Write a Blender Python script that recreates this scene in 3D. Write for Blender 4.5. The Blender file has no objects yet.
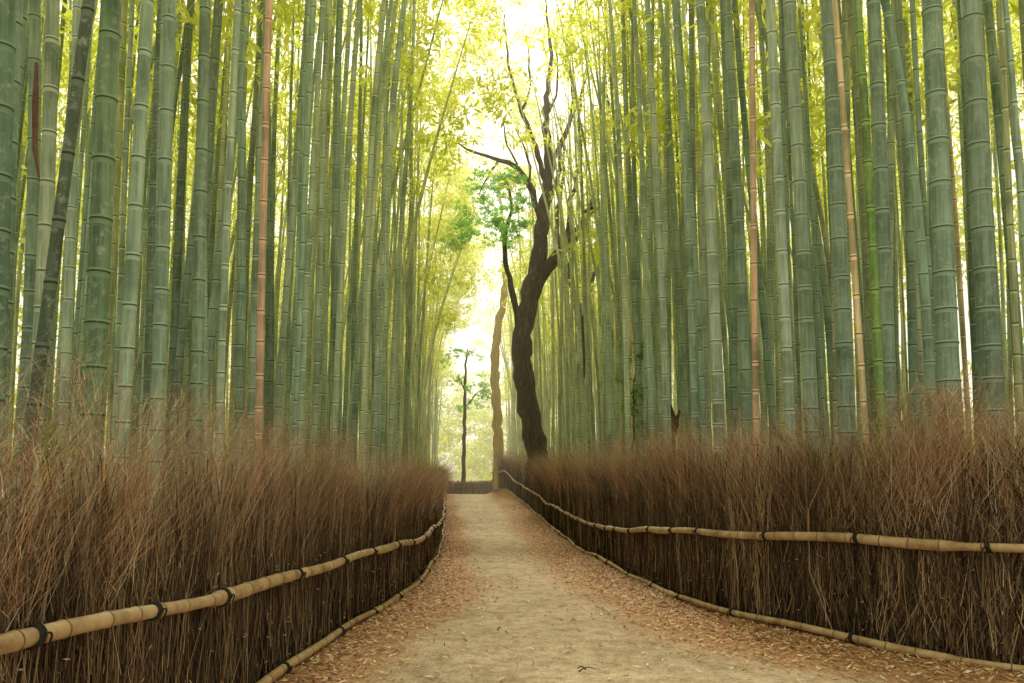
import bpy, math, random
import numpy as np
from mathutils import Vector
random.seed(7); rng=np.random.default_rng(7)
scene=bpy.context.scene
col=scene.collection
R=math.radians

# ---------------------------------------------------------------- terrain functions
GY=[-60,0,8,13,20,30,40,46,55,70,100,600]; GZ=[0,0,0,-.15,-.32,-.22,.03,.2,0.0,-.5,-.9,-.9]
LF=np.array([(-2.9,-6),(-2.2,0),(-1.95,3),(-1.6,6),(-1.39,8),(-.98,12.5),(-1.0,20),(-1.35,30),(-1.75,40),(-2.0,47),(-3.2,54),(-6.5,60)],float)
RF=np.array([(13.5,1.0),(9.5,3.4),(7.5,4.4),(5.6,5.4),(4.4,6.3),(3.5,7.3),(2.95,8.6),(2.7,9.8),(2.6,13),(2.55,17),(2.5,24),(2.42,32),(2.05,40),(1.62,46),(1.0,53)],float)
def catmull(P,step=.25):
    out=[]
    n=len(P)
    for i in range(n-1):
        p0=P[max(i-1,0)];p1=P[i];p2=P[i+1];p3=P[min(i+2,n-1)]
        L=np.linalg.norm(p2-p1); k=max(2,int(L/step))
        for j in range(k):
            t=j/k
            out.append(.5*((2*p1)+(-p0+p2)*t+(2*p0-5*p1+4*p2-p3)*t*t+(-p0+3*p1-3*p2+p3)*t**3))
    out.append(P[-1]); return np.array(out)
LC=catmull(LF); RC=catmull(RF)
def lx(y):
    return np.interp(y,LC[:,1],LC[:,0])
_ro=np.argsort(RC[:,1])
def rx(y):
    return np.interp(y,RC[_ro,1],RC[_ro,0],left=16,right=1.0)
def gz(x,y):
    x=np.asarray(x,float); y=np.asarray(y,float)
    z=np.interp(y,GY,GZ)
    dl=np.clip((lx(y)-x)/3.0,0,1); dr=np.clip((x-rx(y))/3.0,0,1)
    s=lambda t:t*t*(3-2*t)
    far=np.exp(-((y-46)/9.0)**2)
    z=z+s(dl)*.35*np.clip(y/5,0,1)+s(dr)*(.35)
    z=z+far*.55*s(np.clip((x-rx(y)+.5)/.9,0,1))
    return z

# ---------------------------------------------------------------- helpers
def new_obj(name,me,parent=None):
    ob=bpy.data.objects.new(name,me); col.objects.link(ob)
    if parent: ob.parent=parent
    return ob
def mesh_np(name,V,F,mats=(),midx=None,smooth=False,colors=None):
    me=bpy.data.meshes.new(name)
    V=np.ascontiguousarray(V,np.float32); F=np.ascontiguousarray(F,np.int32)
    k=F.shape[1]
    me.vertices.add(len(V)); me.vertices.foreach_set('co',V.ravel())
    me.loops.add(F.size); me.loops.foreach_set('vertex_index',F.ravel())
    me.polygons.add(len(F)); me.polygons.foreach_set('loop_start',np.arange(0,F.size,k,dtype=np.int32))
    me.polygons.foreach_set('loop_total',np.full(len(F),k,np.int32))
    for m in mats: me.materials.append(m)
    if midx is not None: me.polygons.foreach_set('material_index',np.asarray(midx,np.int32))
    if smooth: me.polygons.foreach_set('use_smooth',np.ones(len(F),bool))
    me.update(calc_edges=True)
    if colors is not None:
        a=me.color_attributes.new('Col','FLOAT_COLOR','POINT')
        c=np.ones((len(V),4),np.float32); c[:,:3]=colors
        a.data.foreach_set('color',c.ravel())
    return me
def tube(pts,radii,seg=8,closed=True):
    pts=np.asarray(pts,float); n=len(pts)
    V=[];F=[]
    ref=np.array([0,1,0.]) 
    for i in range(n):
        t=pts[min(i+1,n-1)]-pts[max(i-1,0)]; t=t/ (np.linalg.norm(t)+1e-9)
        r=ref if abs(t@ref)<.9 else np.array([1.,0,0])
        if i==0: a=np.cross(t,r)
        else: a=a-(a@t)*t
        a=a/np.linalg.norm(a); b=np.cross(t,a)
        for k in range(seg):
            th=2*math.pi*k/seg
            V.append(pts[i]+radii[i]*(math.cos(th)*a+math.sin(th)*b))
    for i in range(n-1):
        for k in range(seg):
            k2=(k+1)%seg
            F.append((i*seg+k,i*seg+k2,(i+1)*seg+k2,(i+1)*seg+k))
    return np.array(V),np.array(F)
def merge(parts):
    Vs=[];Fs=[];o=0
    for V,F in parts:
        Vs.append(V);Fs.append(F+o);o+=len(V)
    return np.vstack(Vs),np.vstack(Fs)

# ---------------------------------------------------------------- materials
class NT:
    def __init__(s,name):
        s.m=bpy.data.materials.new(name); s.m.use_nodes=True; s.t=s.m.node_tree; s.n=s.t.nodes; s.l=s.t.links
        s.b=s.n['Principled BSDF']; s.out=s.n['Material Output']
    def add(s,ty,**kw):
        nd=s.n.new(ty)
        for k,v in kw.items(): setattr(nd,k,v)
        return nd
    def link(s,a,b): s.l.new(a,b)
    def noise(s,vec,scale,detail=4,rough=.6):
        nd=s.add('ShaderNodeTexNoise'); nd.inputs['Scale'].default_value=scale; nd.inputs['Detail'].default_value=detail; nd.inputs['Roughness'].default_value=rough
        if vec: s.link(vec,nd.inputs['Vector'])
        return nd
    def ramp(s,fac,stops):
        nd=s.add('ShaderNodeValToRGB'); e=nd.color_ramp.elements
        while len(e)<len(stops): e.new(.5)
        for el,(p,c) in zip(e,stops): el.position=p; el.color=(*c,1) if len(c)==3 else c
        s.link(fac,nd.inputs['Fac']); return nd
    def mix(s,fac,a,b,mode='MIX'):
        nd=s.add('ShaderNodeMix',data_type='RGBA',blend_type=mode)
        for sock,v in ((nd.inputs[0],fac),(nd.inputs[6],a),(nd.inputs[7],b)):
            if hasattr(v,'links'): s.link(v,sock)
            else: sock.default_value=v if not isinstance(v,tuple) or len(v)==4 else (*v,1)
        return nd.outputs[2]
    def vcol(s):
        a=s.add('ShaderNodeVertexColor'); a.layer_name='Col'; return a.outputs[0]

def mat_culm():
    m=NT('bamboo_skin'); tc=m.add('ShaderNodeTexCoord')
    n1=m.noise(tc.outputs['Object'],1.1,3,.6)
    mp2=m.add('ShaderNodeMapping'); mp2.inputs['Scale'].default_value=(28,28,1.6); m.link(tc.outputs['Object'],mp2.inputs['Vector'])
    n2=m.noise(mp2.outputs[0],1.0,3,.7)
    n3=m.noise(tc.outputs['Object'],16,4,.75)
    r1=m.ramp(n1.outputs['Fac'],[(.3,(.52,.58,.5)),(.5,(1,1,1)),(.72,(1.38,1.3,1.25))])
    c=m.mix(1.0,m.vcol(),r1.outputs[0],'MULTIPLY')
    r2=m.ramp(n2.outputs['Fac'],[(.3,(.55,.55,.50)),(.55,(1,1,1)),(.75,(1.32,1.32,1.25))])
    c=m.mix(.95,c,r2.outputs[0],'MULTIPLY')
    r3=m.ramp(n3.outputs['Fac'],[(.53,(0,0,0)),(.68,(.45,.45,.45))])
    c=m.mix(r3.outputs[0],c,(.50,.55,.47,1))
    m.link(c,m.b.inputs['Base Color']); m.b.inputs['Roughness'].default_value=.5
    m.b.inputs['Specular IOR Level'].default_value=.3
    return m.m
def mat_tint(name,mul,rough=.7):
    m=NT(name); c=m.mix(1.0,m.vcol(),mul,'MULTIPLY'); m.link(c,m.b.inputs['Base Color']); m.b.inputs['Roughness'].default_value=rough
    return m.m
def mat_noise(name,stops,scale=5,rough=.85,bump=.0,stretch=(1,1,1),detail=6):
    m=NT(name); tc=m.add('ShaderNodeTexCoord'); mp=m.add('ShaderNodeMapping'); mp.inputs['Scale'].default_value=stretch
    m.link(tc.outputs['Object'],mp.inputs['Vector'])
    n=m.noise(mp.outputs[0],scale,detail,.65); r=m.ramp(n.outputs['Fac'],stops); m.link(r.outputs[0],m.b.inputs['Base Color'])
    m.b.inputs['Roughness'].default_value=rough
    if bump:
        b=m.add('ShaderNodeBump'); b.inputs['Strength'].default_value=bump; m.link(n.outputs['Fac'],b.inputs['Height']); m.link(b.outputs[0],m.b.inputs['Normal'])
    return m.m
def mat_vcol(name,rough=.85,spec=.2):
    m=NT(name); m.link(m.vcol(),m.b.inputs['Base Color']); m.b.inputs['Roughness'].default_value=rough
    m.b.inputs['Specular IOR Level'].default_value=spec
    return m.m
def mat_leaf(name,trans=.6):
    m=NT(name); c=m.vcol()
    d=m.add('ShaderNodeBsdfDiffuse'); t=m.add('ShaderNodeBsdfTranslucent'); mx=m.add('ShaderNodeMixShader'); mx.inputs[0].default_value=trans
    m.link(c,d.inputs[0]); m.link(c,t.inputs[0]); m.link(d.outputs[0],mx.inputs[1]); m.link(t.outputs[0],mx.inputs[2]); m.link(mx.outputs[0],m.out.inputs[0])
    return m.m
M_CULM=mat_culm()
M_WHITE=mat_tint('bamboo_node_bloom',(1.38,1.35,1.32,1))
M_DARK=mat_tint('bamboo_node_scar',(.26,.24,.22,1))
M_POLE=mat_noise('dry_bamboo_pole',[(.3,(.24,.14,.065)),(.5,(.46,.31,.165)),(.72,(.62,.47,.28))],5,.55,.08,(1,1,1))
M_POLEN=mat_noise('dry_bamboo_node',[(.3,(.10,.065,.035)),(.7,(.22,.15,.08))],9,.7)
M_ROPE=mat_noise('black_rope',[(.3,(.008,.007,.006)),(.7,(.03,.025,.02))],60,.9,.3)
M_TWIG=mat_vcol('brushwood_twigs')
M_LITTER=mat_vcol('dry_leaf',.7)
M_BACK=mat_noise('brushwood_core',[(.3,(.010,.007,.006)),(.7,(.04,.027,.018))],8,.95,.4,(6,6,.6))
M_BARK=mat_noise('dark_bark',[(.3,(.03,.02,.013)),(.55,(.075,.05,.03)),(.75,(.22,.16,.08))],3,.9,1.0,(3,3,.7))
M_BARK2=mat_noise('pale_bark',[(.3,(.36,.24,.09)),(.7,(.68,.50,.22))],3,.9,.4,(3,3,.5))
M_LEAF=mat_leaf('thin_leaf',.64)

# ---------------------------------------------------------------- ground & path
def axis(a,b,n): return np.linspace(a,b,n)
xs=np.concatenate([axis(-400,-30,12),axis(-28,-6,30),axis(-5.5,8,90),axis(8.5,28,30),axis(30,400,12)])
ys=np.concatenate([axis(-200,-12,8),axis(-10,62,190),axis(64,120,30),axis(130,900,12)])
X,Y=np.meshgrid(xs,ys); Z=gz(X,Y)+rng.normal(0,.006,X.shape)
V=np.stack([X.ravel(),Y.ravel(),Z.ravel()],1); nx=len(xs); ny=len(ys)
idx=np.arange(nx*ny).reshape(ny,nx)
F=np.stack([idx[:-1,:-1].ravel(),idx[:-1,1:].ravel(),idx[1:,1:].ravel(),idx[1:,:-1].ravel()],1)
M_GROUND=mat_noise('forest_floor',[(.3,(.14,.09,.04)),(.5,(.27,.18,.085)),(.7,(.40,.30,.15))],6,.95,.5)
new_obj('ground',mesh_np('ground',V,F,[M_GROUND],smooth=True))

def mat_path():
    m=NT('path_surface'); tc=m.add('ShaderNodeTexCoord')
    n1=m.noise(tc.outputs['Object'],.9,5,.6); n2=m.noise(tc.outputs['Object'],45,5,.75); n3=m.noise(tc.outputs['Object'],5,6,.7); n4=m.noise(tc.outputs['Object'],14,5,.75); n5=m.noise(tc.outputs['Object'],110,4,.8)
    base=m.ramp(n1.outputs['Fac'],[(.3,(.45,.355,.255)),(.55,(.58,.465,.345)),(.75,(.68,.56,.425))])
    g=m.ramp(n2.outputs['Fac'],[(.3,(.45,.42,.38)),(.5,(1,1,1)),(.7,(1.3,1.27,1.2))])
    c=m.mix(.85,base.outputs[0],g.outputs[0],'MULTIPLY')
    g3=m.ramp(n3.outputs['Fac'],[(.35,(.64,.57,.49)),(.6,(1.1,1.1,1.08))])
    c=m.mix(.85,c,g3.outputs[0],'MULTIPLY')
    g5=m.ramp(n5.outputs['Fac'],[(.35,(.6,.58,.55)),(.5,(1,1,1)),(.66,(1.3,1.3,1.25))])
    c=m.mix(.8,c,g5.outputs[0],'MULTIPLY')
    lit=m.ramp(n2.outputs['Fac'],[(.32,(.18,.085,.045)),(.5,(.48,.27,.14)),(.66,(.70,.46,.27))])
    ad=m.add('ShaderNodeMath',operation='ADD'); sc=m.add('ShaderNodeMath',operation='MULTIPLY_ADD'); m.link(n4.outputs['Fac'],sc.inputs[0]); sc.inputs[1].default_value=1.2; sc.inputs[2].default_value=-.58
    sep=m.add('ShaderNodeSeparateColor'); m.link(m.vcol(),sep.inputs[0]); m.link(sep.outputs[0],ad.inputs[0]); m.link(sc.outputs[0],ad.inputs[1])
    ms=m.ramp(ad.outputs[0],[(.2,(0,0,0)),(.6,(1,1,1))])
    c=m.mix(ms.outputs[0],c,lit.outputs[0])
    m.link(c,m.b.inputs['Base Color']); m.b.inputs['Roughness'].default_value=.95; m.b.inputs['Specular IOR Level'].default_value=.1
    b=m.add('ShaderNodeBump'); b.inputs['Strength'].default_value=.8; b.inputs['Distance'].default_value=.02; m.link(n2.outputs['Fac'],b.inputs['Height']); m.link(b.outputs[0],m.b.inputs['Normal'])
    return m.m
def edge_mask(x,y):
    l=lx(y); r=rx(y); r=np.minimum(r,5.5)
    wl=.95+.15*np.sin(y*.7); wr=1.35+.85*np.clip((9-y)/5,0,1)+.1*np.sin(y*1.1)
    wl=wl*(.6+.4*np.clip(12/np.maximum(y,1),0,1))
    a=1-np.clip((x-l)/wl/1.4,0,1); b=1-np.clip((r-x)/wr/1.3,0,1)
    return np.clip(np.maximum(a,b)*1.25,0,1)
py=np.concatenate([axis(-8,14,110),axis(14.4,60,110)]); U=np.linspace(0,1,60)
L=lx(py)-.02; Rr=np.minimum(rx(py)+.02,12)
PX=L[:,None]+(Rr-L)[:,None]*U[None,:]; PY=np.repeat(py[:,None],60,1)
PZ=gz(PX,PY)+.012+rng.normal(0,.0015,PX.shape)
V=np.stack([PX.ravel(),PY.ravel(),PZ.ravel()],1); idx=np.arange(len(V)).reshape(PX.shape)
F=np.stack([idx[:-1,:-1].ravel(),idx[:-1,1:].ravel(),idx[1:,1:].ravel(),idx[1:,:-1].ravel()],1)
em=edge_mask(V[:,0],V[:,1])
new_obj('footpath',mesh_np('footpath',V,F,[mat_path()],smooth=True,colors=np.repeat(em[:,None],3,1)))

def litter(n):
    y=2+rng.random(n)**1.7*36; l=lx(y); r=np.minimum(rx(y),7)
    x=l+(r-l)*rng.random(n); e=edge_mask(x,y)
    keep=rng.random(n)<np.clip(e**1.8+.035,0,1); x=x[keep];y=y[keep]; n=len(x)
    z=gz(x,y)+.018+rng.random(n)*.012
    a=rng.random(n)*6.283; Ln=.018+rng.random(n)*.034; W=.004+rng.random(n)*.007
    d=np.stack([np.cos(a),np.sin(a),rng.normal(0,.25,n)],1); p=np.stack([-np.sin(a),np.cos(a),rng.normal(0,.35,n)],1)
    c=np.stack([x,y,z+.004],1)
    V=np.stack([c-d*Ln[:,None],c+p*W[:,None],c+d*Ln[:,None],c-p*W[:,None]],1).reshape(-1,3)
    F=np.arange(len(V)).reshape(-1,4)
    pal=np.array([(.58,.32,.16),(.74,.48,.27),(.36,.18,.085),(.82,.63,.42),(.50,.25,.12)])
    cc=np.repeat(np.clip(pal[rng.integers(0,5,n)]*(.65+.6*rng.random((n,1))),0,.85),4,0)
    return V,F,cc
V,F,C=litter(140000)
new_obj('leaf_litter',mesh_np('leaf_litter',V,F,[M_LITTER],colors=C))
tw=[];
for (x,y,a,l) in [(.80,6.35,.5,.16),(.86,6.4,2.6,.08),(.2,8.0,1.2,.1),(2.6,7.4,.2,.15)]:
    p=[(x+math.cos(a)*l*t,y+math.sin(a)*l*t+.02*math.sin(t*5),.03+.02*math.sin(t*3)) for t in np.linspace(0,1,6)]
    tw.append(tube(p,[.007-.004*t for t in np.linspace(0,1,6)],5))
V,F=merge(tw); new_obj('fallen_twig',mesh_np('fallen_twig',V,F,[M_BARK]))

# ---------------------------------------------------------------- brushwood fences
def arclen(C):
    return np.concatenate([[0],np.cumsum(np.linalg.norm(np.diff(C,axis=0),axis=1))])
def fence(name,C,side,topfn,railfn,seed):
    root=bpy.data.objects.new(name,None); col.objects.link(root)
    S=arclen(C); tot=S[-1]
    T=np.gradient(C,axis=0); T/=np.linalg.norm(T,axis=1)[:,None]
    N=np.stack([T[:,1],-T[:,0]],1)*side   # towards the path
    def at(s):
        return (np.stack([np.interp(s,S,C[:,0]),np.interp(s,S,C[:,1])],-1),
                np.stack([np.interp(s,S,N[:,0]),np.interp(s,S,N[:,1])],-1),
                np.stack([np.interp(s,S,T[:,0]),np.interp(s,S,T[:,1])],-1))
    s=np.linspace(0,tot,int(tot/.2)); P,Nn,_=at(s)
    top=topfn(P[:,1]); g=gz(P[:,0],P[:,1])
    rows=[]
    hh=[0,.25,.45,.58]
    for off in (-.09,-.2):
        for h in (hh if off==-.09 else hh[::-1]):
            q=P+Nn*(off); rows.append(np.column_stack([q,g-.05+(top-g)*h+(rng.random(len(s))*.08 if h>.5 else 0)]))
    k=len(rows); V=np.stack(rows,1).reshape(-1,3); F=[]
    for i in range(len(s)-1):
        for j in range(k-1): F.append((i*k+j,i*k+j+1,(i+1)*k+j+1,(i+1)*k+j))
    new_obj('core',mesh_np(name+'_core',V,F,[M_BACK]),root)
    allV=[];allF=[];allC=[];off=0
    def twigs(n,kind):
        nonlocal off
        s=rng.random(n*5)*tot; P,_,_=at(s); d=np.hypot(P[:,0],P[:,1])
        s=s[rng.random(len(s))<np.clip(7/np.maximum(d,3),0.12,1)][:n]; n=len(s)
        cs=.15
        crng=np.random.default_rng(30+seed*7)
        sw=s+.07*np.sin(s*5.3)+.1*np.sin(s*2.1)
        cl=np.floor(sw/cs).astype(int); cmax=cl.max()+2; cl=np.clip(cl,0,None)
        c2=np.clip(np.floor((s+.3)/.42).astype(int),0,None)
        cA=crng.normal(0,.28,cmax)[cl]; cH=crng.normal(0,.075,cmax)[cl]+crng.normal(0,.085,500)[c2]; cO=crng.normal(0,.13,cmax)[cl]; cC=(.55+.9*crng.random(cmax))[cl]
        if kind in (1,4): s=np.clip(s-((sw/cs)%1-.5)*cs*.3,0,tot)
        P,Nn,Tt=at(s); g=gz(P[:,0],P[:,1]); top=topfn(P[:,1]); H=top-g
        d=np.hypot(P[:,0],P[:,1]); thick=np.clip(d/7,.85,3.5)
        u=rng.random(n)
        if kind==0:
            z0=rng.random(n)*.15-.02; z1=H*(.50+.40*u); off0=-.05+rng.random(n)*.07; lean=rng.normal(0,.09,n); outn=rng.normal(.0,.02,n)
            w=(.0025+.004*rng.random(n))*thick; pal=np.array([(.045,.028,.019),(.09,.052,.033),(.15,.095,.055),(.03,.02,.014),(.23,.165,.10)])
        elif kind==1:
            z0=H*(.36+.27*rng.random(n)); z1=H*(.66+.36*rng.random(n)**.9)*(1+cH); off0=-.24+rng.random(n)*.24; lean=cA+rng.normal(0,.30,n); outn=cO+rng.normal(.14,.24,n)
            w=(.0012+.0018*rng.random(n)**2)*thick; pal=np.array([(.50,.29,.175),(.68,.44,.29),(.32,.17,.10),(.80,.58,.41),(.18,.105,.065)])
        elif kind==2:
            z0=H*(.45+.25*rng.random(n)); z1=H*(.92+.25*rng.random(n))*(1+cH*.5); off0=-.2+rng.random(n)*.2; lean=cA+rng.normal(0,.55,n); outn=rng.normal(.14,.38,n)
            w=(.0013+.0012*rng.random(n))*thick; pal=np.array([(.44,.27,.18),(.64,.45,.31),(.24,.145,.095)])
        elif kind==3:
            z0=H*(.02+.5*rng.random(n)); z1=z0+H*(.10+.32*rng.random(n)); off0=-.03+rng.random(n)*.06; lean=rng.normal(0,.28,n); outn=rng.normal(.01,.05,n)
            w=(.0012+.0018*rng.random(n))*thick; pal=np.array([(.12,.07,.043),(.20,.125,.075),(.34,.23,.14),(.06,.04,.027),(.48,.36,.23)])
        else:
            z0=H*(.46+.49*rng.random(n)**.85)*(1+cH); z1=z0+.05+.15*rng.random(n)**1.5; 
            f=(z0/H-.4)
            off0=-.22+rng.random(n)*.24+cO*f; s2=cA*f*H; P=P+Tt*(s2+rng.normal(0,.05,n))[:,None]; lean=cA*1.2+rng.normal(0,.95,n); outn=rng.normal(.35,1.1,n)
            w=(.0011+.0013*rng.random(n))*thick; pal=np.array([(.56,.34,.215),(.74,.51,.35),(.35,.19,.12),(.83,.64,.47),(.22,.13,.085)])
        L=z1-z0; ang=rng.random(n)*math.pi
        wd=np.stack([np.cos(ang),np.sin(ang),np.zeros(n)],1)
        wd=wd*.45+np.column_stack([Tt,np.zeros(n)])*.8; wd/=np.linalg.norm(wd,axis=1)[:,None]
        base=np.column_stack([P+Nn*off0[:,None],g+z0])
        K=4 if kind!=4 else 3; pts=[]
        bend=rng.normal(0,.2,n); kink=rng.normal(0,.035,(K,n)); kink[0]=0
        for i in range(K):
            t=i/(K-1)
            al=(lean*t**1.3+bend*math.sin(math.pi*t)*.5+(kink[i] if kind!=0 else kink[i]*.3))*L; on=outn*L*t*t
            q=base+np.column_stack([Tt*al[:,None]+Nn*on[:,None],L*t])
            ww=w*(1-.75*t) if kind!=0 else w*(1-.3*t)
            pts.append(q-wd*ww[:,None]); pts.append(q+wd*ww[:,None])
        V=np.stack(pts,1).reshape(-1,3)
        b=np.arange(n)[:,None]*(2*K)
        F=np.concatenate([b+np.array([[2*i,2*i+1,2*i+3,2*i+2]]) for i in range(K-1)],1).reshape(-1,4)
        c=pal[rng.integers(0,len(pal),n)]*(.6+.8*rng.random((n,1)))*cC[:,None]
        c=np.repeat(c,2*K,0)
        allV.append(V);allF.append(F+off);allC.append(np.clip(c,0,.85));off+=len(V)
    twigs(9000,0); twigs(25000,1); twigs(6500,2); twigs(14000,3); twigs(64000,4)
    new_obj('brushwood',mesh_np(name+'_brush',np.vstack(allV),np.vstack(allF),[M_TWIG],colors=np.vstack(allC)),root)
    n=1100; s=rng.random(n)*min(tot,26); P,Nn,Tt=at(s); g=gz(P[:,0],P[:,1]); z=g+rng.random(n)**1.3*1.1
    c=np.column_stack([P+Nn*.03,z]); a=rng.normal(0,1,(n,3)); a/=np.linalg.norm(a,axis=1)[:,None]; b=np.cross(a,rng.normal(0,1,(n,3))); b/=np.linalg.norm(b,axis=1)[:,None]
    V=np.stack([c-a*.018,c+b*.005,c+a*.018,c-b*.005],1).reshape(-1,3)
    cc=np.repeat(np.array([(.5,.36,.2),(.4,.2,.1),(.45,.36,.22)])[rng.integers(0,3,n)],4,0)
    new_obj('caught_leaves',mesh_np(name+'_leaves',V,np.arange(4*n).reshape(-1,4),[M_LITTER],colors=cc),root)
    for (rn,r0) in (('upper_rail',.042),('lower_rail',.034)):
        s=[];rad=[];nodes=[]; q=.15
        while q<tot-.1:
            nodes.append(q); q+=.24+.14*random.random()
        for nd_ in nodes:
            for dsx,rr in ((-.02,1.0),(-.006,1.08),(.006,1.10),(.02,1.0)):
                s.append(nd_+dsx); rad.append(r0*rr)
            s.append(nd_+.12); rad.append(r0*.985)
        s=np.array(s); P,Nn,Tt=at(s); 
        g=gz(P[:,0],P[:,1])
        ph=.5 if rn=='upper_rail' else 2
        z=(railfn(P[:,1]) if rn=='upper_rail' else g+.06)+.022*np.sin(s*.9+ph)+.01*np.sin(s*2.7)
        pts=np.column_stack([P+Nn*(.055+r0)+Nn*(.02*np.sin(s*1.4))[:,None],z])
        lap=((s+1.5)%4.2)/4.2; rad=np.array(rad)*(1.15-.34*lap)
        V,F=tube(pts,rad,14)
        fi=np.arange(len(F))//14
        new_obj(rn,mesh_np(name+rn,V,F,[M_POLE,M_POLEN],midx=(fi%5==1).astype(int),smooth=True),root)
        tp=[]; sk=.9
        while sk<min(tot,45):
            P0,N0,T0=at(np.array([sk])); P0=P0[0];N0=N0[0];T0=T0[0]; zc=np.interp(sk,s,z); rr=np.interp(sk,s,rad)
            c0=np.array([*(P0+N0*(.055+r0+.02*math.sin(sk*1.4))),zc])
            for dd in (-.02,-.006,.008):
                ring=[c0+np.array([T0[0],T0[1],0])*(dd+.01*math.sin(th))+np.array([N0[0],N0[1],0])*math.cos(th)*(rr+.006)+np.array([0,0,1])*math.sin(th)*(rr+.006) for th in np.linspace(0,2*math.pi,15)]
                tp.append(tube(ring,[.006]*15,5))
            for sg in (-1,1):
                st=c0+np.array([N0[0],N0[1],0])*(rr+.010)+np.array([0,0,rr*.3])
                tail=[st+np.array([T0[0],T0[1],0])*sg*.03*t+np.array([N0[0],N0[1],0])*.015*math.sin(t*3)+np.array([0,0,-.05*t*t+.02*t]) for t in np.linspace(0,1.2,6)]
                tp.append(tube(tail,[.005]*6,5))
            sk+=(.85+.6*random.random()) if rn=='upper_rail' else (1.3+.6*random.random())
        V,F=merge(tp); new_obj(rn+'_ties',mesh_np(name+rn+'t',V,F,[M_ROPE],smooth=True),root)
ltop=lambda y:np.interp(y,[-6,0,3,4,6,9.5,14,20,30,47,60],[1.78,1.78,1.79,1.92,1.86,1.73,1.62,1.55,1.5,1.62,1.4])
lrail=lambda y:np.interp(y,[-6,3.1,6,8,12.5,20,30,40,47,60],[.95,.93,.8,.72,.57,.36,.33,.5,.62,.5])
rtop=lambda y:np.interp(y,[0,4,6.2,7,10,15,26,36,46,53],[2.18,2.18,2.15,2.10,2.08,2.03,1.97,2.1,2.75,2.6])
rrail=lambda y:np.interp(y,[0,4.4,6.3,7.3,9.8,17,28,40,46,53],[1.05,1.02,1.0,1.0,.84,.42,.5,1.0,1.6,1.5])
fence('brushwood_fence',LC,1,ltop,lrail,0)
fence('brushwood_fence.001',RC,-1,rtop,rrail,1)
FC=catmull(np.array([(-6.5,60),(-3,57.5),(0,57),(3,58),(6,61)],float))
def small_fence():
    root=bpy.data.objects.new('brushwood_fence',None); col.objects.link(root)
    n=4500; i=rng.random(n)*(len(FC)-1); P=np.column_stack([np.interp(i,np.arange(len(FC)),FC[:,k]) for k in (0,1)])
    g=gz(P[:,0],P[:,1]); h=.65+.35*rng.random(n); w=.02
    a=np.column_stack([P,g]); b=np.column_stack([P+rng.normal(0,.1,(n,2)),g+h]); wd=np.array([w,0,0])
    V=np.stack([a-wd,a+wd,b+wd*.4,b-wd*.4],1).reshape(-1,3)
    c=np.repeat(np.array([(.10,.07,.04),(.24,.15,.085),(.34,.21,.12)])[rng.integers(0,3,n)],4,0)
    new_obj('brushwood',mesh_np('ff',V,np.arange(4*n).reshape(-1,4),[M_TWIG],colors=c),root)
    pts=np.column_stack([FC[:,0],FC[:,1]-.1,gz(FC[:,0],FC[:,1])+.5])
    V,F=tube(pts,[.03]*len(pts),8); new_obj('rail',mesh_np('ffr',V,F,[M_POLEN],smooth=True),root)
small_fence()

# ---------------------------------------------------------------- bamboo
def culm_geo(H=18,r0=.09,bend=1.0,wob=.1,seed=0,seg=12,lean=0.0,lo=False):
    rg=random.Random(seed); z=0.05; nodes=[]
    while z<H-.3:
        nodes.append(z); t=z/H; z+=(.22+.24*min(1,t*4)+(.0 if t<.8 else -.1))*(.9+.2*rg.random())
    zs=[-.3];rs=[1.0]
    prof=((-.034,1.0),(-.008,1.01),(.0,1.07),(.014,1.075),(.03,1.0)) if not lo else ((-.024,1.0),(.0,1.05),(.018,1.0))
    for nz in nodes:
        for dz,rr in prof: zs.append(nz+dz); rs.append(rr)
    zs.append(H); rs.append(1)
    zs=np.array(zs); t=np.clip(zs/H,0,1)
    rad=np.array(rs)*r0*(1-.12*t-.72*t**2.2); rad[-1]=.004
    cx=lean*zs+bend*t**2.3*2.0+wob*np.sin(t*7+seed)*t; cy=wob*np.sin(t*5+seed*2)*t*1.3
    th=np.linspace(0,2*math.pi,seg,endpoint=False)
    V=np.stack([cx[:,None]+rad[:,None]*np.cos(th),cy[:,None]+rad[:,None]*np.sin(th),np.repeat(zs[:,None],seg,1)],2).reshape(-1,3)
    n=len(zs); k=np.arange(seg); i=np.arange(n-1)[:,None]
    F=np.stack([i*seg+k,i*seg+(k+1)%seg,(i+1)*seg+(k+1)%seg,(i+1)*seg+k],2).reshape(-1,4)
    ii=np.arange(n-1); q=len(prof); ph=np.where(ii>=1,(ii-1)%q,-1)
    m=np.zeros(n-1,int)
    if lo: m[ph==0]=1; m[ph==1]=2
    else: m[(ph==0)|(ph==1)|(ph==3)]=1; m[ph==2]=2
    return V,F,np.repeat(m,seg)
BND=[-.25,-.1,.1,.3,.5,.8,.2,.4,1.1,.0]
def mkvar(seg,lo): return [culm_geo(H=17+i%4,r0=.060,bend=BND[i],wob=.10+.03*(i%3),seed=i+1,seg=seg,lo=lo) for i in range(10)]
VN=mkvar(10,False); VM=mkvar(7,True); VFAR=mkvar(5,True)
PAL=[(.25,.38,.32),(.30,.42,.36),(.38,.49,.42),(.18,.28,.23),(.43,.52,.42),(.41,.46,.29),(.50,.54,.34),(.58,.58,.43),(.62,.46,.34),(.15,.24,.19)]
W=[6,7,6,5,4,3.5,2.8,2.4,.9,4.5]
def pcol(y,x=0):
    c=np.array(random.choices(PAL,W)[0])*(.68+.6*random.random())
    f=min(.70,max(0,(math.hypot(x,y)-13)/42))  # distance haze painted into the culm colour: paler the further off
    return c*(1-f)+np.array((.70,.73,.43))*f*(.75+.4*random.random())
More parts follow.
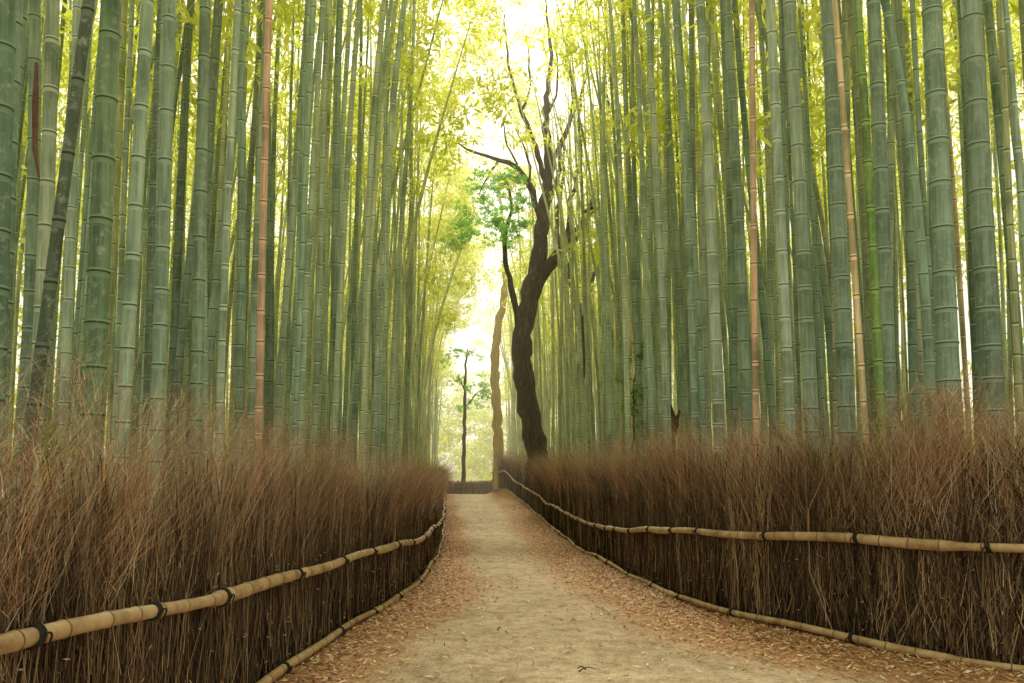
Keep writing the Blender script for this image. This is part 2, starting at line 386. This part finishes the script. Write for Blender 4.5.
def grade(V,z0,c,x,y):
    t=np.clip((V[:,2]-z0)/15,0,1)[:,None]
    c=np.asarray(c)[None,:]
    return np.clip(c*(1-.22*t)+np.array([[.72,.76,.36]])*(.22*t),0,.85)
FRONT=[ # X, Y, r, lean, bend, colour
 (-2.95,5.0,.076,-.015,.1,(.11,.21,.16)),
 (-3.45,5.9,.066,-.01,.1,(.18,.29,.24)),
 (-2.46,4.2,.032, .092,.0,(.06,.10,.08)),
 (-2.65,5.6,.074, .000,.1,(.12,.21,.13)),
 (-2.92,6.6,.056, .015,.1,(.32,.45,.37)),
 (-3.02,7.6,.064, .0,.1,(.25,.37,.31)),
 (-2.75,7.9,.060,-.004,.1,(.18,.28,.21)),
 (-2.68,8.3,.040, .01,.2,(.40,.51,.42)),
 (-2.50,9.2,.046, -.00,.0,(.66,.42,.32)),
 (-2.75,9.8,.054, .0,.2,(.28,.39,.32)),
 (-2.35,10.5,.042, .01,.4,(.32,.44,.32)),
 (-2.15,11.8,.048, .01,.6,(.34,.45,.32)),
 (-1.95,13.2,.040, .01,.8,(.44,.54,.34)),
 ( 4.62,7.6,.104, .004,-.1,(.19,.30,.26)),
 ( 5.35,8.0,.112,-.006,-.2,(.22,.32,.28)),
 ( 4.35,8.2,.080,-.004,-.2,(.22,.33,.28)),
 ( 4.12,7.9,.045,-.016,-.2,(.16,.31,.08)),
 ( 4.05,8.0,.034,-.040,-.0,(.70,.54,.36)),
 ( 4.45,9.4,.100,-.008,-.1,(.25,.36,.32)),
 ( 4.25,9.9,.090,-.012,-.2,(.34,.45,.40)),
 ( 3.75,9.3,.066,-.014,-.2,(.39,.50,.45)),
 ( 3.40,9.6,.042, .004,.0,(.66,.43,.33)),
 ( 3.35,10.8,.080,-.02,-.1,(.39,.50,.44)),
 ( 3.20,11.5,.058,-.010,-.3,(.27,.38,.33)),
 ( 3.85,11.2,.080,-.010,-.2,(.23,.33,.27)),
 ( 3.20,13.2,.066,-.010,-.3,(.38,.49,.41)),
 ( 3.35,15.0,.060,-.010,-.3,(.37,.47,.38)),
 ( 3.15,16.4,.062,-.008,-.3,(.44,.55,.42)),
]
pts=[]
for i,(x,y,r,ln,bd,c) in enumerate(FRONT):
    V,F,m=culm_geo(H=17,r0=r,bend=bd,wob=.05,seed=40+i,seg=20,lean=ln)
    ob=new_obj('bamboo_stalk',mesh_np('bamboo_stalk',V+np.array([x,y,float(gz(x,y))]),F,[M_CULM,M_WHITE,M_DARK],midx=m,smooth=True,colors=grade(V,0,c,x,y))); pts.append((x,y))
V,F=tube([(-2.66,4.75,4.05),(-2.64,4.72,3.8),(-2.62,4.70,3.5),(-2.585,4.7,3.3)],[.010,.020,.016,.004],6)
new_obj('dry_bamboo_sheath',mesh_np('dry_bamboo_sheath',V,F,[mat_noise('dry_sheath',[(.3,(.07,.03,.018)),(.7,(.20,.10,.055))],12)]))
culms=[]
def ok(x,y,dmin):
    for (a,b) in pts:
        if abs(a-x)<dmin and abs(b-y)<dmin and (a-x)**2+(b-y)**2<dmin*dmin: return False
    return True
_rs=np.argsort(RC[:,0])
for _ in range(4400):
    side=random.choice((-1,1)); y=random.uniform(-3,90)
    dd=.75+random.random()**1.5*14
    if side<0: x=float(lx(min(y,50)))-dd - (.25 if y>10 else .5)-max(0,(y-50))*.03
    else:
        x=float(rx(min(max(y,5),47)))+dd+(.35 if y>10 else .8)+max(0,(y-47))*.02
        if y<11: 
            dmin=np.min(np.hypot(RC[:,0]-x,RC[:,1]-y))
            if dmin<.8 or y<float(np.interp(x,RC[_rs,0],RC[_rs,1]))+.6: continue
    if y<3 and abs(x)<4: continue
    if abs(x)>1.0*max(y,3)+4: continue
    if side<0 and y<5.3 and x>-3.3: continue
    if math.hypot(x-2.8,y-36)<1.2: continue
    if side>0 and 18<y<36 and x<3.3: continue
    if not ok(x,y,random.choice((.42,.62,.75)) if y<35 else .85): continue
    pts.append((x,y)); culms.append((x,y,side))
for _ in range(380):
    y=random.uniform(66,100); x=random.uniform(-14,16)
    if -4.5<x<5.5: continue
    if ok(x,y,1.0): pts.append((x,y)); culms.append((x,y,random.choice((-1,1))))
GV=[];GF=[];GM=[];GC=[];o=0
for (x,y,side) in culms:
    d=math.hypot(x,y)
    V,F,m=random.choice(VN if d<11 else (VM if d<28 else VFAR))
    s=random.choice((random.uniform(.42,.8),random.uniform(.75,1.15),random.uniform(1.0,1.5))); sz=random.uniform(.85,1.12)
    az=(0 if side<0 else math.pi)+random.gauss(0,.6); ca,sa=math.cos(az),math.sin(az)
    lx_=-side*random.gauss(.006,.016); ly_=random.gauss(0,.016)
    x1=(V[:,0]*ca-V[:,1]*sa)*s; y1=(V[:,0]*sa+V[:,1]*ca)*s; z1=V[:,2]*sz
    P=np.column_stack([x+x1+lx_*z1,y+y1+ly_*z1,float(gz(x,y))+z1])
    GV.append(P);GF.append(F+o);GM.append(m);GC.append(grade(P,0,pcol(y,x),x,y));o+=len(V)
new_obj('bamboo_grove',mesh_np('bamboo_grove',np.vstack(GV),np.vstack(GF),[M_CULM,M_WHITE,M_DARK],midx=np.concatenate(GM),smooth=True,colors=np.vstack(GC)))
print('culms',len(culms),'faces',sum(len(f) for f in GF))

def leaves(centres,n,rad,ln,wd,cA,cB,flat=.7,droop=.5):
    """one mesh of leaf-sized faces grouped in sprays. centres: (N,4) x,y,z,scale"""
    Cc=np.asarray(centres,float); N=len(Cc); rg=rng
    nb=max(4,n//24)
    bc=rg.normal(0,1,(N,nb,3)); bc/=np.linalg.norm(bc,axis=2)[...,None]; bc*=(rg.random((N,nb,1))**.5)*rad; bc[...,2]*=flat
    w=rg.integers(0,nb,(N,n)); c=np.take_along_axis(bc,w[...,None],1)+rg.normal(0,rad*.16,(N,n,3))*[1,1,.6]
    c=Cc[:,None,:3]+c*Cc[:,None,3:4]; c=c.reshape(-1,3); sc=np.repeat(Cc[:,3],n)[:,None]
    M=len(c)
    d=rg.normal(0,1,(M,3)); d[:,2]-=droop; d/=np.linalg.norm(d,axis=1)[:,None]
    p=np.cross(d,rg.normal(0,1,(M,3))); p/=np.linalg.norm(p,axis=1)[:,None]
    L=ln*sc*(.6+.8*rg.random(M))[:,None]; W_=wd*sc*(.6+.8*rg.random(M))[:,None]
    V=np.stack([c,c+d*L*.4+p*W_,c+d*L,c+d*L*.4-p*W_],1).reshape(-1,3)
    u=rg.random((M,1)); colr=np.array(cA)*(1-u)+np.array(cB)*u
    colr*=np.repeat(.8+.35*rg.random(N),n)[:,None]
    return V,np.arange(4*M).reshape(-1,4),np.repeat(np.clip(colr,0,.93),4,0)
YA,YB=(.62,.70,.09),(.92,.91,.24)
cen=[]
def keep_open(px_,py_,zz):
    # clearing round the old tree and the slot of sky above the path
    if py_<40 and py_>8 and -.03<px_/py_<.13: return random.random()<(.02 if zz/py_<.54 else .3)
    if -.012<px_/py_<.045: return random.random()<(.12 if zz/py_<.5 else .5)
    return True
for (x,y,side) in culms:
    if y<8 and random.random()<.6: continue
    for _ in range(1 if y<40 else random.choice((1,2))):
        zz=random.triangular(8.0,19,14)
        inn=-side*((zz/18)**2.3*.8)
        px_,py_=x+inn+random.gauss(0,.6),y+random.gauss(0,.6)
        if keep_open(px_,max(py_,.1),zz): cen.append((px_,py_,zz,random.uniform(.65,1.15)))
for _ in range(480):
    y=random.uniform(20,78); side=random.choice((-1,1))
    base=float(lx(min(y,50))) if side<0 else float(rx(min(y,50)))
    x=base-side*random.random()**1.3*3.0+side*.6
    zz=random.uniform(9+.06*y,25)
    if keep_open(x,y,zz): cen.append((x,y,zz,random.uniform(.55,1.05)))
for _ in range(150):  # unseen sprays above and behind the camera, added to shade the near edges
    x=random.uniform(-14,14); y=random.uniform(-22,9); zz=random.uniform(13,20)
    if abs(x)<1.8: continue
    cen.append((x,y,zz,random.uniform(1.2,1.8)))
V,F,C=leaves(cen,180,1.5,.30,.040,YA,YB)
new_obj('bamboo_foliage',mesh_np('bamboo_foliage',V,F,[M_LEAF],colors=C))
print('sprays',len(cen))
cen=[]
for _ in range(560):
    r=random.random()
    if r<.36: x=random.uniform(-25,-18); y=random.uniform(6,100); z=random.uniform(1,22)
    elif r<.72: x=random.uniform(20,27); y=random.uniform(6,100); z=random.uniform(1,22)
    else: x=random.uniform(-24,24); y=random.uniform(106,118); z=random.triangular(0,24,3)
    cen.append((x,y,z,random.uniform(1.6,2.6)))
for _ in range(46):   # thin thicket beyond the bend
    cen.append((random.uniform(-9,10),random.uniform(84,100),random.triangular(-.5,8,.8),random.uniform(.9,1.6)))
V,F,C=leaves(cen,260,1.5,.26,.042,(.60,.70,.14),(.90,.90,.34))
new_obj('background_trees',mesh_np('background_trees',V,F,[M_LEAF],colors=C))

# ---------------------------------------------------------------- trees
GA,GB=(.17,.46,.07),(.48,.78,.18)
SA,SB=(.12,.26,.05),(.32,.48,.12)
def tree(name,limbs,mat,clumps=None,leaf=(170,.8,.16,.05),ca=GA,cb=GB,extra=None):
    root=bpy.data.objects.new(name,None); col.objects.link(root)
    parts=[]
    for L in limbs:
        A=np.array(L,float)
        Q=catmull(A,.35)
        w=Q[:,:3].copy(); w[1:-1]+=rng.normal(0,.035,(len(w)-2,3))
        rr=Q[:,3]*(1+.10*np.sin(np.arange(len(Q))*1.7))
        parts.append(tube(w,np.maximum(rr,.008),12))
    V,F=merge(parts); new_obj('trunk_and_limbs',mesh_np(name+'_w',V,F,[mat],smooth=True),root)
    if clumps:
        V,F,C=leaves(clumps,leaf[0],leaf[1],leaf[2],leaf[3],ca,cb,.6,.2)
        new_obj('leaves',mesh_np(name+'_l',V,F,[M_LEAF],colors=C),root)
    if extra:
        V,F,C=leaves(extra,150,1.5,.26,.034,YA,YB); new_obj('upper_crown',mesh_np(name+'_u',V,F,[M_LEAF],colors=C),root)
T=[[(2.95,36,.0,.70),(2.8,36,1.6,.54),(2.3,36,4.4,.47),(1.98,36,7.0,.45),(2.2,36,9.0,.44),(2.78,36,11.3,.37),(3.0,36,13.6,.30),(3.3,36,16.0,.23),(3.1,36,18.0,.16),(3.35,36,21,.09),(3.1,36,24,.03)],
 [(2.4,36,9.4,.32),(3.1,35.8,10.8,.27),(4.1,35.2,11.9,.24),(4.8,34.6,12.9,.20),(5.3,34,14.2,.15),(5.6,33.6,16.2,.10),(5.5,33.4,19,.04)],
 [(2.95,36,12.8,.17),(2.5,35.8,14.4,.15),(1.8,35.5,15.4,.12),(.9,35.2,15.7,.09),(-.1,35,15.9,.065),(-1.3,34.8,16.5,.02)],
 [(2.0,36,8.0,.19),(1.5,36,10.0,.13),(1.2,36,12.0,.10),(1.5,36,13.9,.07),(1.2,36,15.4,.03)],
 [(3.15,36,14.8,.15),(2.6,36,16.6,.12),(2.0,36,18.4,.09),(1.4,36,20.3,.06),(1.2,36,23,.03)],
 [(3.25,36,15.8,.14),(4.1,36,17.4,.11),(4.4,36,19.4,.09),(4.1,36,21.3,.06),(4.6,36,24,.03)],
 [(4.1,35.2,11.9,.13),(4.1,35.0,13.6,.11),(4.6,34.8,15.4,.09),(4.5,34.6,17.6,.06),(4.9,34.5,20,.02)],
 [(3.1,36,14.0,.13),(3.7,36,15.3,.1),(3.9,36,17.0,.08),(4.6,36,18.6,.06),(5.1,36,20.5,.03)],
 [(4.8,34.6,12.9,.08),(5.3,34.3,13.2,.06),(5.9,34,14.4,.03)],
 [(2.0,36,18.4,.07),(2.4,36,19.6,.05),(2.3,36,21.5,.03)],[(3.1,36,18,.07),(3.7,36,19.6,.05),(3.5,36,22,.03)],[(2.5,35.8,14.4,.06),(2.3,35.8,16.0,.05),(1.7,35.8,17.4,.03)],
 [(.9,35.2,15.7,.05),(.4,35,14.7,.04),(0,35,13.9,.015)],[(1.8,35.5,15.4,.05),(1.2,35.4,16.8,.04),(1.1,35.4,17.8,.015)]]
cl=[]
# looser, wider clumps: several small pads of leaves at different heights
pads=[(.9,14.3,1.1),(1.6,13.6,.8),(.2,13.5,1.0),(-.5,12.7,.9),(.7,12.7,.9),(1.7,14.9,.6),(-.9,12.0,.6),(.1,14.6,.6),(1.2,12.1,.5),(1.9,12.6,.5)]
for (ax,az,ar) in pads:
    for _ in range(int(12*ar)+3):
        cl.append((ax+random.gauss(0,.5)*ar,35.2+random.gauss(0,.6),az+random.gauss(0,.26)*ar,random.uniform(.3,.62)))
ex=[(random.gauss(2.4,1.9),37.6+random.random()*1.5,random.uniform(17.5,26),random.uniform(.35,.7)) for _ in range(60)]
tree('broadleaf_tree',T,M_BARK,cl,extra=ex)
tree('broadleaf_tree',[[(5.4,40,.3,.26),(5.0,40,4,.22),(5.3,40,8,.2),(4.7,40,11.5,.16),(4.0,40,14,.12),(4.4,40,17,.08),(4.2,40,20,.03)],[(5.2,40,8.6,.12),(5.8,40,11,.09),(6.3,40,15,.04)]],M_BARK)
tree('pale_trunk_tree',[[(1.35,50,.5,.40),(1.25,50,4,.31),(1.05,50,8,.28),(1.2,50,10.5,.25),(1.65,50,13.2,.2),(1.6,50,17,.12),(1.2,50,21,.04)]],M_BARK2)
cl=[(random.gauss(-.9,.7),58+random.gauss(0,.5),random.choice((random.gauss(8.2,.6),random.gauss(10.0,.4),random.gauss(6.6,.4))),random.uniform(.4,.8)) for _ in range(20)]+[(random.gauss(.5,.5),58,random.gauss(7.6,.5),random.uniform(.4,.7)) for _ in range(8)]
tree('slender_tree',[[(-1.1,58,-.2,.16),(-1.0,58,4,.13),(-.95,58,8,.10),(-.8,58,10.5,.04)],[(-.98,58,6.2,.06),(-.2,58,7.2,.04),(.6,58,7.8,.015)],[(-.95,58,7.4,.05),(-1.5,58,8.6,.02)]],M_BARK,cl)
tree('dark_stump_tree',[[(4.15,17,.0,.22),(4.1,17,1.5,.17),(4.12,17,2.6,.14),(4.0,17,3.2,.03)],[(4.12,17,2.0,.09),(4.35,17,2.9,.03)]],M_BARK)
cl=[(3.55+random.gauss(0,.22),18+random.gauss(0,.3),random.uniform(2.0,4.6),random.uniform(.25,.42)) for _ in range(14)]
tree('climbing_shrub',[[(3.6,18,-.2,.03),(3.5,18,2,.025),(3.6,18,4.5,.01)]],M_BARK,cl,(90,.8,.2,.06),SA,SB)
cen=[]
for _ in range(200):
    side=random.choice((-1,1)); y=random.uniform(5,45)
    x=(float(lx(y))-random.uniform(.9,4)) if side<0 else float(rx(max(y,8)))+random.uniform(.9,4)
    if side>0 and y<8.5: continue
    cen.append((x,y,float(gz(x,y))+random.uniform(.3,1.6),random.uniform(.5,1.0)))
V,F,C=leaves(cen,120,.5,.16,.03,SA,SB,.6,0)
new_obj('undergrowth',mesh_np('undergrowth',V,F,[M_LEAF],colors=C))

# ---------------------------------------------------------------- mist lying in the far part of the grove (real volume)
Vb=np.array([(-30,26,-2),(30,26,-2),(30,125,-2),(-30,125,-2),(-30,26,30),(30,26,30),(30,125,30),(-30,125,30)],float)
Fb=np.array([(0,3,2,1),(4,5,6,7),(0,1,5,4),(1,2,6,5),(2,3,7,6),(3,0,4,7)])
mm=bpy.data.materials.new('mist'); mm.use_nodes=True; nt=mm.node_tree; nt.nodes.clear()
o_=nt.nodes.new('ShaderNodeOutputMaterial'); vs=nt.nodes.new('ShaderNodeVolumeScatter'); vs.inputs['Color'].default_value=(1,.98,.78,1); vs.inputs['Density'].default_value=.005; vs.inputs['Anisotropy'].default_value=.55
nt.links.new(vs.outputs[0],o_.inputs['Volume'])
new_obj('mist',mesh_np('mist',Vb,Fb,[mm]))

# ---------------------------------------------------------------- light, sky, camera
EL=40
w=bpy.data.worlds.new('World'); scene.world=w; w.use_nodes=True; nt=w.node_tree
sky=nt.nodes.new('ShaderNodeTexSky'); sky.sky_type='NISHITA'; sky.sun_disc=False; sky.sun_elevation=R(EL); sky.sun_rotation=0; sky.dust_density=3; sky.air_density=1.0; sky.ozone_density=.6
m2=nt.nodes.new('ShaderNodeMix'); m2.data_type='RGBA'; m2.inputs[0].default_value=.78; nt.links.new(sky.outputs[0],m2.inputs[6]); m2.inputs[7].default_value=(9.5,9.0,6.4,1)
bg=nt.nodes['Background']; bg.inputs[1].default_value=.15
nt.links.new(m2.outputs[2],bg.inputs[0])
sl=bpy.data.lights.new('sun','SUN'); sl.energy=5; sl.angle=R(10); sl.color=(1,.93,.74); so=bpy.data.objects.new('sun',sl); col.objects.link(so); so.rotation_euler=(-R(90-EL),0,0)
cd=bpy.data.cameras.new('camera'); cd.lens=28; cd.sensor_width=36; cd.clip_end=2000; cd.shift_y=.072; cam=bpy.data.objects.new('camera',cd); col.objects.link(cam)
cam.location=(0,0,1.6); cam.rotation_euler=(R(90+4.0),0,R(-2.45)); scene.camera=cam
scene.view_settings.view_transform='Standard'; scene.view_settings.look='None'; scene.view_settings.exposure=0
